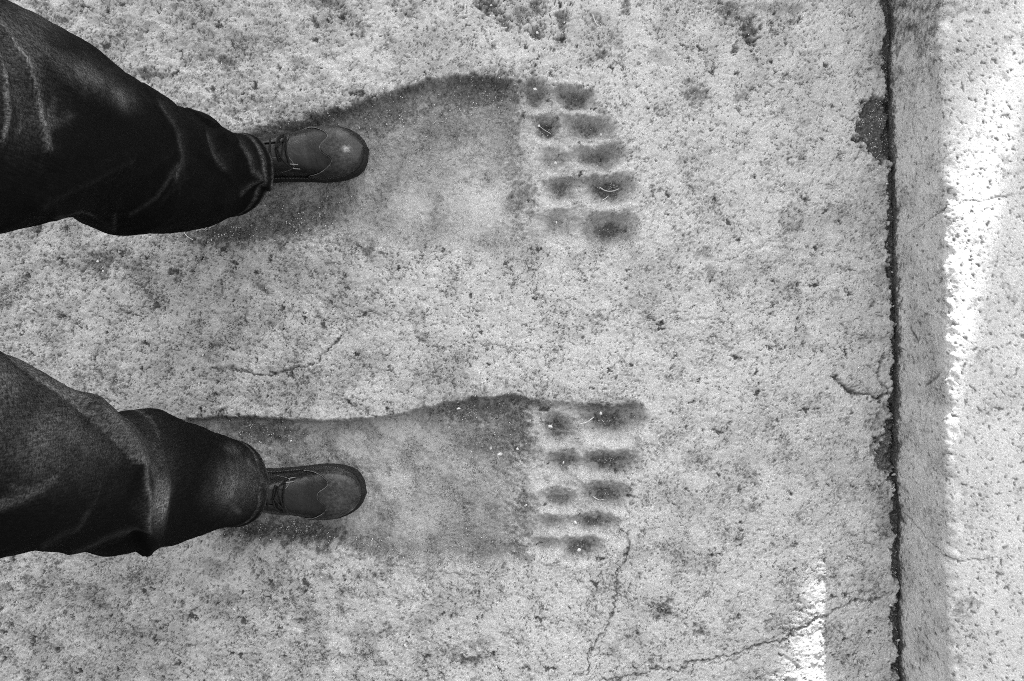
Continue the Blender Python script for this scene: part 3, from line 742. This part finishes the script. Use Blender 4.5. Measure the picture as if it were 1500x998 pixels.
def leg_mesh(top, bot, ctr, folds, fades_lit, hem_tilt, seed, hip):
    tx_, ty_ = np.array(top, float).T; bx_, by_ = np.array(bot, float).T
    ox = np.argsort(tx_); tx_, ty_ = tx_[ox], ty_[ox]
    ox = np.argsort(bx_); bx_, by_ = bx_[ox], by_[ox]
    cz, cx, crx = np.array(ctr, float).T
    nz, nth = 300, 160
    t = np.linspace(0, 1, nz)
    z = cz[0] + (cz[-1] - cz[0]) * t
    def sm(a):
        k = 4; p = np.pad(a, (k, k), mode='edge'); return np.convolve(p, np.ones(2 * k + 1) / (2 * k + 1), 'valid')
    xc = sm(np.interp(z, cz, cx)); rx = sm(np.interp(z, cz, crx))
    sc = F / (H - z)
    px = 750 + xc * sc
    yt = np.interp(px, tx_, ty_); yb = np.interp(px, bx_, by_)
    yc = (499 - (yt + yb) / 2) / sc; ry = (yb - yt) / 2 / sc
    hk = sstep(0.73, 0.88, z)
    yc = yc + (hip - yc) * hk; ry = ry + (0.108 - ry) * hk
    th = np.linspace(0, 2 * np.pi, nth, endpoint=False)
    ct, st = np.cos(th), np.sin(th)
    e = 0.9
    cxx = np.sign(ct) * np.abs(ct) ** e; syy = np.sign(st) * np.abs(st) ** e
    Vx = xc[:, None] + rx[:, None] * cxx[None]
    Vy = yc[:, None] + ry[:, None] * syy[None]
    tilt = hem_tilt * np.exp(-(z - z[0]) / 0.10)
    Vz = z[:, None] + tilt[:, None] * (ct[None] * 0.6 - 0.4)
    # normals (outward, mostly horizontal)
    nx = cxx / rx.mean(); ny = syy / ry.mean()
    ln = np.hypot(nx, ny); nx, ny = nx / ln, ny / ln
    # pixel where each point of the cloth is seen, to lay folds, fading and painted highlights where the photo has them
    s = F / (H - Vz)
    U = 750 + Vx * s; V = 499 - Vy * s
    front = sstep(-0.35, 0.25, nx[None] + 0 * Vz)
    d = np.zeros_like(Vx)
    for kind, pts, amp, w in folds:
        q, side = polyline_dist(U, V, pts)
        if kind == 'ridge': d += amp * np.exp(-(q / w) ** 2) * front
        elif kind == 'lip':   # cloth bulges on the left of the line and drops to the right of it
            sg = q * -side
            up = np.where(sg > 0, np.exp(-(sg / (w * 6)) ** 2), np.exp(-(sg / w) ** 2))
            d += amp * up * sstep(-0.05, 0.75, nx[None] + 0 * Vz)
    a2 = th[None] + 0 * Vz
    wr = fbm(Vz * 1.0 + 0.5 * Vx, Vy * 1.3, 0.07, 3, seed) * 0.0025 + fbm(Vz * 2.2 + Vy, Vy * 0.8 + Vx, 0.05, 2, seed + 5) * 0.0015
    cr = np.exp(-(fbm(Vz * 1.6 + Vx * .6, Vy * 1.1, 0.10, 2, seed + 20) / 0.03) ** 2) * sstep(-.1, .5, fbm(Vz, Vy, 0.12, 2, seed + 21))
    d += 0.7 * wr + 0.0010 * cr
    Vx = Vx + nx[None] * d; Vy = Vy + ny[None] * d
    fade = np.zeros_like(Vx)
    for pts, w, amp in fades_lit:
        if len(pts) == 1:
            (fx, fy, frx, fry, frot), = pts
            c_, s_2 = math.cos(R(frot)), math.sin(R(frot))
            u_ = ((U - fx) * c_ + (V - fy) * s_2) / frx; v_ = (-(U - fx) * s_2 + (V - fy) * c_) / fry
            fade = np.maximum(fade, amp * np.exp(-(u_ ** 2 + v_ ** 2)))
        else:
            q, side = polyline_dist(U, V, pts)
            if w < 0:     # painted highlight and rubbing on a fold edge: bright at the lip, fading to the left of the line
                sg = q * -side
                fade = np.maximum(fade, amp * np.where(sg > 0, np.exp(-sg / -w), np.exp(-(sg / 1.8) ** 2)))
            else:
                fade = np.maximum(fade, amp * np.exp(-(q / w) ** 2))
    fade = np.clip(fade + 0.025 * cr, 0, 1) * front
    # hem: turned double edge with a stitched line, then the inside of the leg
    hem = np.exp(-((Vz - Vz[0:1] - 0.013) / 0.0022) ** 2)
    cuff = 0.0022 * sstep(0.0165, 0.0125, Vz - Vz[0:1]) - 0.0015 * hem
    Vx += nx[None] * cuff; Vy += ny[None] * cuff
    edge_f = np.exp(-((Vz - Vz[0:1]) / 0.003) ** 2) + 0.7 * np.exp(-((Vz - Vz[0:1] - 0.015) / 0.0025) ** 2)
    fade = np.maximum(fade, 0.85 * edge_f * (0.6 + 0.5 * fbm(a2 * 0.1, Vz, 0.008, 2, seed + 9)) * front)
    co_ = np.stack([Vx, Vy, Vz], -1)
    inner = co_[:14].copy()
    inner[..., 0] -= nx[None] * 0.0025; inner[..., 1] -= ny[None] * 0.0025; inner[..., 2] += 0.0006
    allc_ = np.concatenate([inner[::-1], co_], 0)
    allf = np.concatenate([fade[:14][::-1] * 0, fade], 0)
    return allc_.reshape(-1, 3), grid_faces(allc_.shape[0], nth, True)[:, ::-1], allf.ravel()

T1 = [(-420, -190), (-250, -100), (-100, -36), (0, 12), (10, 18), (70, 49), (123, 88), (168, 116), (207, 144), (228, 151), (280, 179), (312, 193), (350, 200), (385, 206)]
B1 = [(-420, 470), (-250, 415), (-100, 362), (0, 338), (35, 328), (80, 315), (130, 317), (147, 323), (165, 337), (182, 346), (210, 342), (250, 339), (289, 334), (310, 322), (340, 308), (370, 294), (394, 272)]
T2 = [(-420, 330), (-250, 420), (-100, 488), (0, 534), (53, 570), (105, 603), (150, 616), (172, 612), (193, 600), (224, 608), (266, 622), (315, 641), (340, 655), (360, 670), (383, 690)]
B2 = [(-420, 920), (-250, 868), (-100, 832), (0, 813), (25, 801), (84, 807), (123, 803), (133, 807), (158, 811), (210, 803), (260, 788), (301, 776), (340, 773), (380, 755)]
CTR = [(0.0825, -0.525, 0.085), (0.100, -0.530, 0.073), (0.125, -0.536, 0.064), (0.165, -0.542, 0.068), (0.24, -0.545, 0.088), (0.34, -0.550, 0.092), (0.44, -0.550, 0.088), (0.52, -0.545, 0.090), (0.62, -0.535, 0.094), (0.70, -0.53, 0.100), (0.78, -0.545, 0.106), (0.84, -0.57, 0.11), (0.92, -0.60, 0.11)]
CTR2 = [(0.0825, -0.527, 0.083), (0.100, -0.530, 0.074), (0.125, -0.535, 0.068), (0.165, -0.540, 0.076), (0.24, -0.545, 0.090), (0.34, -0.552, 0.086), (0.42, -0.555, 0.078), (0.47, -0.550, 0.082), (0.53, -0.545, 0.092), (0.62, -0.535, 0.098), (0.70, -0.53, 0.102), (0.78, -0.545, 0.106), (0.84, -0.57, 0.11), (0.92, -0.60, 0.11)]
FOLD1 = [('ridge', [(0, 45), (20, 72), (38, 105), (50, 140), (57, 185)], .004, 7), ('ridge', [(57, 185), (66, 215), (74, 225)], .003, 8), ('ridge', [(-20, 60), (5, 110), (8, 170), (0, 200)], .004, 8),
         ('ridge', [(60, 90), (100, 120), (150, 130)], .003, 16), ('lip', [(228, 150), (246, 175), (260, 200), (263, 240), (255, 262)], .004, 6), ('lip', [(278, 180), (292, 220), (318, 248)], .004, 6),
         ('lip', [(318, 196), (345, 215), (358, 235), (362, 252), (372, 262)], .009, 8), ('ridge', [(372, 262), (350, 283), (325, 300)], .006, 9), ('ridge', [(330, 235), (322, 265), (290, 300)], .005, 12),
         ('ridge', [(160, 330), (150, 312), (120, 300), (80, 312)], .005, 8), ('ridge', [(170, 335), (164, 318), (166, 300)], .004, 6), ('ridge', [(60, 300), (110, 270), (190, 230)], .004, 14), ('ridge', [(150, 300), (220, 250), (250, 230)], .003, 12)]
FADE_LIT1 = [([(0, 40), (20, 70), (38, 103), (50, 138), (57, 185)], -9, .95), ([(57, 185), (62, 200), (66, 215)], 4, .55), ([(72, 165), (68, 190), (74, 220)], 3, .4), ([(-10, 70), (3, 110), (5, 170), (0, 200)], -7, .6), ([(22, 60, 50, 60, 30)], 0, .30), ([(0, 30), (40, 60), (100, 95), (160, 125)], 14, .22), ([(25, 150), (32, 175), (28, 195)], 4, .3), ([(30, 80), (50, 110), (60, 150)], 6, .3),
         ([(120, 108, 50, 20, 25)], 0, .34), ([(175, 140, 24, 14, 35)], 0, .45), ([(40, 150, 46, 60, 0)], 0, .18), ([(100, 170), (66, 190), (80, 150)], 8, .25), ([(100, 172), (85, 174), (66, 178)], 3, .3), ([(232, 155), (246, 175), (258, 200), (262, 235), (254, 260)], -4, .22), ([(300, 200), (308, 225), (320, 248)], -4, .18), ([(262, 235), (230, 290), (190, 315)], 3, .10), ([(345, 215), (358, 235), (362, 252), (372, 262)], -4, .28), ([(372, 262), (350, 283)], 3, .2), ([(80, 314), (120, 307), (135, 312)], 2, .3), ([(166, 312), (166, 338)], 1.6, .3), ([(60, 300), (110, 276), (190, 235)], 4, .04)]
FOLD2 = [('lip', [(132, 606), (150, 622), (170, 640), (189, 668), (199, 705), (201, 768)], .016, 5), ('lip', [(192, 597), (214, 620), (221, 650), (231, 720), (205, 795)], .011, 6), ('ridge', [(200, 768), (150, 790), (100, 803)], .005, 8),
         ('ridge', [(160, 680), (130, 750), (100, 790), (60, 800)], .004, 10), ('ridge', [(205, 795), (180, 800), (140, 812)], .006, 8), ('ridge', [(240, 620), (300, 680), (330, 720)], .003, 25), ('lip', [(340, 655), (362, 682), (378, 705)], .003, 6), ('ridge', [(250, 790), (320, 765), (375, 742)], .004, 12)]
FADE_LIT2 = [([(50, 630, 100, 62, 20)], 0, .34), ([(0, 560, 80, 40, 20)], 0, .34), ([(20, 530), (80, 572), (130, 612), (168, 648), (192, 680)], -24, .60), ([(125, 648, 50, 24, 25)], 0, .40), ([(192, 672), (199, 705), (202, 735), (201, 765)], -3, .8), ([(217, 728, 13, 26, 12)], 0, .95), ([(212, 690, 10, 20, 0)], 0, .35), ([(345, 710, 34, 30, -30)], 0, .58), ([(332, 735), (348, 748)], 5, .4), ([(360, 676), (378, 695), (388, 715)], 4, .34), ([(340, 660, 14, 8, 30)], 0, .3), ([(165, 605), (180, 600), (192, 600)], 3, .2), ([(195, 600), (214, 622), (221, 650), (229, 690)], -3, .30), ([(100, 572), (140, 610), (170, 640), (189, 668)], -3, .35), ([(80, 700), (30, 730), (0, 740)], 8, .28), ([(148, 695), (138, 730), (112, 772), (60, 797)], 3.5, .09), ([(200, 768), (160, 782), (110, 802)], 3, .12), ([(60, 720), (20, 715)], 5, .25)]  # faded denim, with the lit knee folds painted in
c1, f1, a1 = leg_mesh(T1, B1, CTR, FOLD1, FADE_LIT1, 0.0625, 200, 0.160)
c2, f2, a2 = leg_mesh(T2, B2, CTR2, FOLD2, FADE_LIT2, 0.0625, 300, -0.036)
# seat and waist, above the frame
hz = np.linspace(0.84, 1.05, 20); hth = np.linspace(0, 2 * np.pi, 64, endpoint=False)
hc = []
for z in hz:
    k = (z - 0.84) / 0.21
    ry_ = 0.212 - 0.03 * k; rx_ = 0.125 - 0.01 * k
    for t in hth: hc.append((-0.60 - .01 * k + rx_ * math.cos(t), 0.062 + ry_ * math.sin(t), z))
hc.append((-.61, .062, 1.05)); hc.append((-.60, .062, .83))
hc = np.array(hc)
hf = grid_faces(20, 64, True)
tri = np.array([[19 * 64 + k, 19 * 64 + (k + 1) % 64, 1280, 1280] for k in range(64)] + [[(k + 1) % 64, k, 1281, 1281] for k in range(64)])
n1, n2 = len(c1), len(c2)
verts = np.concatenate([c1, c2, hc]) - np.array(PO)
me = bpy.data.meshes.new('jeans')
faces = [list(map(int, f)) for f in np.concatenate([f1, f2 + n1, hf + n1 + n2])] + [list(map(int, f[:3] + n1 + n2)) for f in tri]
me.from_pydata(verts.tolist(), [], faces); me.update()
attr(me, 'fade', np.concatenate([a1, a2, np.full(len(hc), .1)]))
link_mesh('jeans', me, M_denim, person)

# ---- shoes
L = 0.318
XS = np.array([0, .015, .04, .09, .14, .19, .225, .25, .27, .29, .303, .312, L]) 
OUT = np.array([.004, .024, .033, .037, .041, .051, .056, .055, .051, .042, .032, .019, .000])      # little-toe side half width
INN = np.array([.004, .024, .033, .034, .036, .044, .051, .053, .052, .047, .038, .024, .000])      # big-toe side
def wid(x, side, inset=0.0):
    # rescale so the inset outline ends earlier too
    u = (x - inset) / (L - 2 * inset) * L
    w = np.interp(u, XS, OUT if side > 0 else INN)
    return np.maximum(w - inset * 1.0, 0.0)
HX = np.array([0, .01, .03, .06, .09, .12, .15, .18, .21, .24, .27, .29, .302, L])
HZ = np.array([.070, .085, .095, .100, .108, .110, .101, .085, .071, .063, .058, .051, .043, .030])
SOLE_T = 0.026
def surf(x, v, outer, off=0.0):
    """upper leather: x along the foot, v -1..1 from big-toe to little-toe side"""
    a = v * math.pi / 2
    s = math.sin(a); c = math.cos(a)
    w = float(wid(x, s, 0.006)) + off
    hz_ = float(np.interp(x, HX, HZ)) - SOLE_T + off
    y = w * math.copysign(abs(s) ** 0.72, s)
    z = SOLE_T + hz_ * abs(c) ** 0.62
    # slight swell of the toes, dip of the vamp creases
    z += 0.002 * math.exp(-((x - .268) / .02) ** 2) * c - 0.0012 * math.exp(-((x - .213) / .004) ** 2) * c - 0.001 * math.exp(-((x - .222) / .003) ** 2) * c
    return Vector((x, y * outer, z))
def grid_part(name, fx, u_n, v_n, mat, parent, outer, off, thick, scuff=None):
    """patch of leather laid on the upper; fx(v, t) gives x"""
    vs = []; sc = []
    for i in range(u_n):
        for j in range(v_n):
            v = -1 + 2 * j / (v_n - 1)
            x, v2 = fx(v, i / (u_n - 1))
            p = surf(x, v2, outer, off)
            vs.append(p[:]); sc.append(scuff(p) if scuff else 0)
    fc = [list(map(int, f)) for f in grid_faces(u_n, v_n)]
    if outer < 0: fc = [f[::-1] for f in fc]
    me = bpy.data.meshes.new(name); me.from_pydata(vs, [], fc); me.update()
    attr(me, 'scuff', np.array(sc))
    o = link_mesh(name, me, mat, parent)
    if thick:
        md = o.modifiers.new('thickness', 'SOLIDIFY'); md.thickness = thick; md.offset = -1
    return o
def scuff_fn(cx, cy):
    return lambda p: 0.5 * math.exp(-(((p.x - cx) / .006) ** 2 + ((p.y - cy) / .007) ** 2)) + 0.05 * math.exp(-((p.x - .27) / .03) ** 2)
def cap_edge(v):
    # wingtip: a peak in the middle, wings sweeping back along the sides
    a = abs(v)
    return 0.247 - 0.012 * math.exp(-(v / .10) ** 2) + 0.006 * math.exp(-((a - .24) / .12) ** 2) - 0.055 * max(0, (a - .35) / .65) ** 1.3
def make_shoe(loc, rz, outer, label, scuff):
    sh = empty('shoe', Vector(loc) - PO, rz); sh.parent = person
    # sole and welt
    def outline(inset, n=70):
        xs_ = L * (0.5 - 0.5 * np.cos(np.linspace(0, np.pi, n)))
        a = [(x, float(wid(x, 1, inset)) * outer) for x in xs_]
        b = [(x, -float(wid(x, -1, inset)) * outer) for x in xs_[::-1]]
        pts_ = a + b[1:-1]
        if inset: pts_ = [(inset + (x) * (L - 2 * inset) / L, y) for x, y in pts_]
        return pts_
    rows = [(outline(0.003), 0), (outline(0.0005), .004), (outline(0.0), .012), (outline(0.0007), .0175), (outline(0.003), .0185), (outline(0.003), .0192), (outline(0.0005), .020), (outline(0.0008), .0255), (outline(.0025), .0268), (outline(0.008), .0268)]
    n = len(rows[0][0])
    vs = [(x, y, z) for pts_, z in rows for x, y in pts_]
    fc = [list(map(int, f)) for f in grid_faces(len(rows), n, True)]
    fc.append(list(range(n))); fc.append([(len(rows) - 1) * n + k for k in range(n)])
    me = bpy.data.meshes.new('sole'); me.from_pydata(vs, [], fc); me.update()
    bm = bmesh.new(); bm.from_mesh(me); bmesh.ops.recalc_face_normals(bm, faces=bm.faces); bm.to_mesh(me); bm.free()
    link_mesh('sole', me, M_sole, sh)
    # welt stitches
    wp = outline(0.0035, 90)
    sv, sf = [], []
    for i in range(0, len(wp) - 1, 1):
        a = Vector((*wp[i], .0272)); b = Vector((*wp[i + 1], .0272))
        if (b - a).length < .002 or a.x < .1: continue
        d = (b - a); w_ = Vector((-d.y, d.x, 0)).normalized() * .0006
        b = a + d * .62
        k = len(sv)
        sv += [(a - w_)[:], (b - w_)[:], (b + w_)[:], (a + w_)[:], ((a + b) / 2 + Vector((0, 0, .0006)))[:]]
        sf += [[k, k + 1, k + 4], [k + 1, k + 2, k + 4], [k + 2, k + 3, k + 4], [k + 3, k, k + 4]]
    me = bpy.data.meshes.new('welt_stitching'); me.from_pydata(sv, [], sf); me.update()
    o = link_mesh('welt_stitching', me, M_thread, sh); o['kind'] = 'stuff'
    x0, x1 = 0.0062, L - 0.0062
    grid_part('upper', lambda v, t: (x0 + (x1 - x0) * (0.5 - 0.5 * math.cos(math.pi * t)), v), 110, 61, M_leather, sh, outer, 0, 0)
    grid_part('toe_cap', lambda v, t: (cap_edge(v) + (x1 - .0004 - cap_edge(v)) * math.sin(math.pi / 2 * t), v), 50, 81, M_cap, sh, outer, .0013, .0015, scuff)
    # raised stitched edge of the wingtip
    seam = [surf(cap_edge(v) - .0004, v, outer, .0013) for v in np.linspace(-.93, .93, 60)]
    tube('seam', seam, .0007, M_thread, sh, res=1)
    # lacing flaps either side of the tongue
    for s in (-1, 1):
        def flap(v, t, s=s):
            k = (v + 1) / 2
            vv = s * (0.16 + 0.62 * k)
            xe = 0.186 - 0.010 * (2 * abs(k - .35)) ** 2.2 - 0.022 * max(0, k - .5)
            return 0.115 + (xe - 0.115) * t, vv
        grid_part('lacing_flap', flap, 24, 24, M_leather, sh, outer, .0016, .0018)
        vv = [(flap(v, 1.0)) for v in np.linspace(-1, 1, 16)]
        tube('seam', [surf(x - .0015, v2, outer, .0018) for x, v2 in vv], .0005, M_thread, sh, res=1)
    for k, xx in enumerate((0.178, 0.166, 0.152)):
        pts_ = [surf(xx + (.002 if v > 0 else -.003 * (k == 1)), v, outer, .0035) for v in (-.30, -.16, 0, .16, .30)]
        tube('lace', pts_, .0021, M_lace, sh)
    pts_ = [surf(.165, -.28, outer, .004), surf(.173, 0, outer, .006), surf(.179, .26, outer, .004)]
    tube('lace', pts_, .0018, M_lace, sh)
    # loose ends of the bow with pale tips
    s = -1
    for e_ in (0, 1):
        pts_ = [surf(.165, .02, outer, .007), surf(.170, s * .2, outer, .008), surf(.174 + .003 * e_, s * (.32 + .1 * e_), outer, .005), surf(.178 + .002 * e_, s * (.36 + .16 * e_), outer, .0025)]
        lc = tube('lace', pts_, .0014, M_lace, sh)
        tip = [surf(.178 + .002 * e_, s * (.36 + .16 * e_), outer, .0025), surf(.186, s * (.37 + .17 * e_), outer, .002), surf(.192, s * (.37 + .18 * e_), outer, .0017)]
        tube('lace_tip', tip, .0010, M_aglet, sh)
    pts_ = [surf(.165, .02, outer, .007), surf(.180, .2, outer, .010), surf(.178, .34, outer, .006), surf(.168, .2, outer, .008), surf(.163, .02, outer, .008)]
    tube('lace', pts_, .0016, M_lace, sh)
    return sh
def place_shoe(tip_px, base_px, outer, z, label, scuff):
    a = at(*tip_px, 0.0); b = at(*base_px, 0.0)
    d = (a - b); rz = math.atan2(d.y, d.x)
    org = a - Vector((math.cos(rz), math.sin(rz), 0)) * L
    return make_shoe((org.x, org.y, z), rz, outer, label, scuff)
FZ = -0.021
place_shoe((539, 217), (420, 236), 1, FZ, 'upper shoe', scuff_fn(.283, -.006))
place_shoe((536, 724), (420, 716), -1, FZ, 'lower shoe', scuff_fn(.300, -.03))

# ---- upper body (stands out of the picture, left of the camera, arms holding the camera up)
def skin_body():
    J = {}; E = []
    def add(n, p, r, par=None):
        J[n] = (Vector(p) - PO, r); 
        if par: E.append((par, n))
    cx_, cy_ = -0.61, 0.062
    add('pelvis', (cx_, cy_, 1.00), .13)
    add('belly', (cx_ + .01, cy_, 1.14), .125, 'pelvis'); add('chest', (cx_, cy_, 1.32), .145, 'belly'); add('collar', (cx_ - .01, cy_, 1.46), .10, 'chest')
    add('neck', (cx_ + .0, cy_, 1.54), .055, 'collar'); add('jaw', (cx_ + .05, cy_, 1.60), .072, 'neck'); add('head', (cx_ + .03, cy_, 1.70), .092, 'jaw'); add('crown', (cx_ + .02, cy_, 1.76), .07, 'head')
    for s, n in ((1, 'l'), (-1, 'r')):
        add(n + 'sh', (cx_ - .01, cy_ + s * .19, 1.45), .065, 'collar')
        add(n + 'el', (cx_ + .16, cy_ + s * .25, 1.30), .045, n + 'sh')
        add(n + 'wr', (cx_ + .36, cy_ + s * .13, 1.46), .030, n + 'el')
        add(n + 'pa', (cx_ + .43, cy_ + s * .10, 1.49), .032, n + 'wr')
        for k in range(4):
            add(n + 'f%d' % k, (cx_ + .475, cy_ + s * (.085 - .01 * k), 1.475 + .02 * k), .010, n + 'pa')
            add(n + 'g%d' % k, (cx_ + .495, cy_ + s * (.05 - .01 * k), 1.475 + .02 * k), .008, n + 'f%d' % k)
        add(n + 't0', (cx_ + .42, cy_ + s * .07, 1.47), .011, n + 'pa'); add(n + 't1', (cx_ + .45, cy_ + s * .045, 1.46), .009, n + 't0')
    names = list(J); idx = {n: i for i, n in enumerate(names)}
    me = bpy.data.meshes.new('body')
    me.from_pydata([J[n][0][:] for n in names], [(idx[a], idx[b]) for a, b in E], []); me.update()
    o = bpy.data.objects.new('body', me); C.objects.link(o); o.parent = person
    md = o.modifiers.new('skin', 'SKIN')
    for n in names: me.skin_vertices[0].data[idx[n]].radius = (J[n][1], J[n][1])
    me.skin_vertices[0].data[0].use_root = True
    sb = o.modifiers.new('sub', 'SUBSURF'); sb.levels = 2; sb.render_levels = 2
    md.use_smooth_shade = True
    me.materials.append(M_jacket)
skin_body()
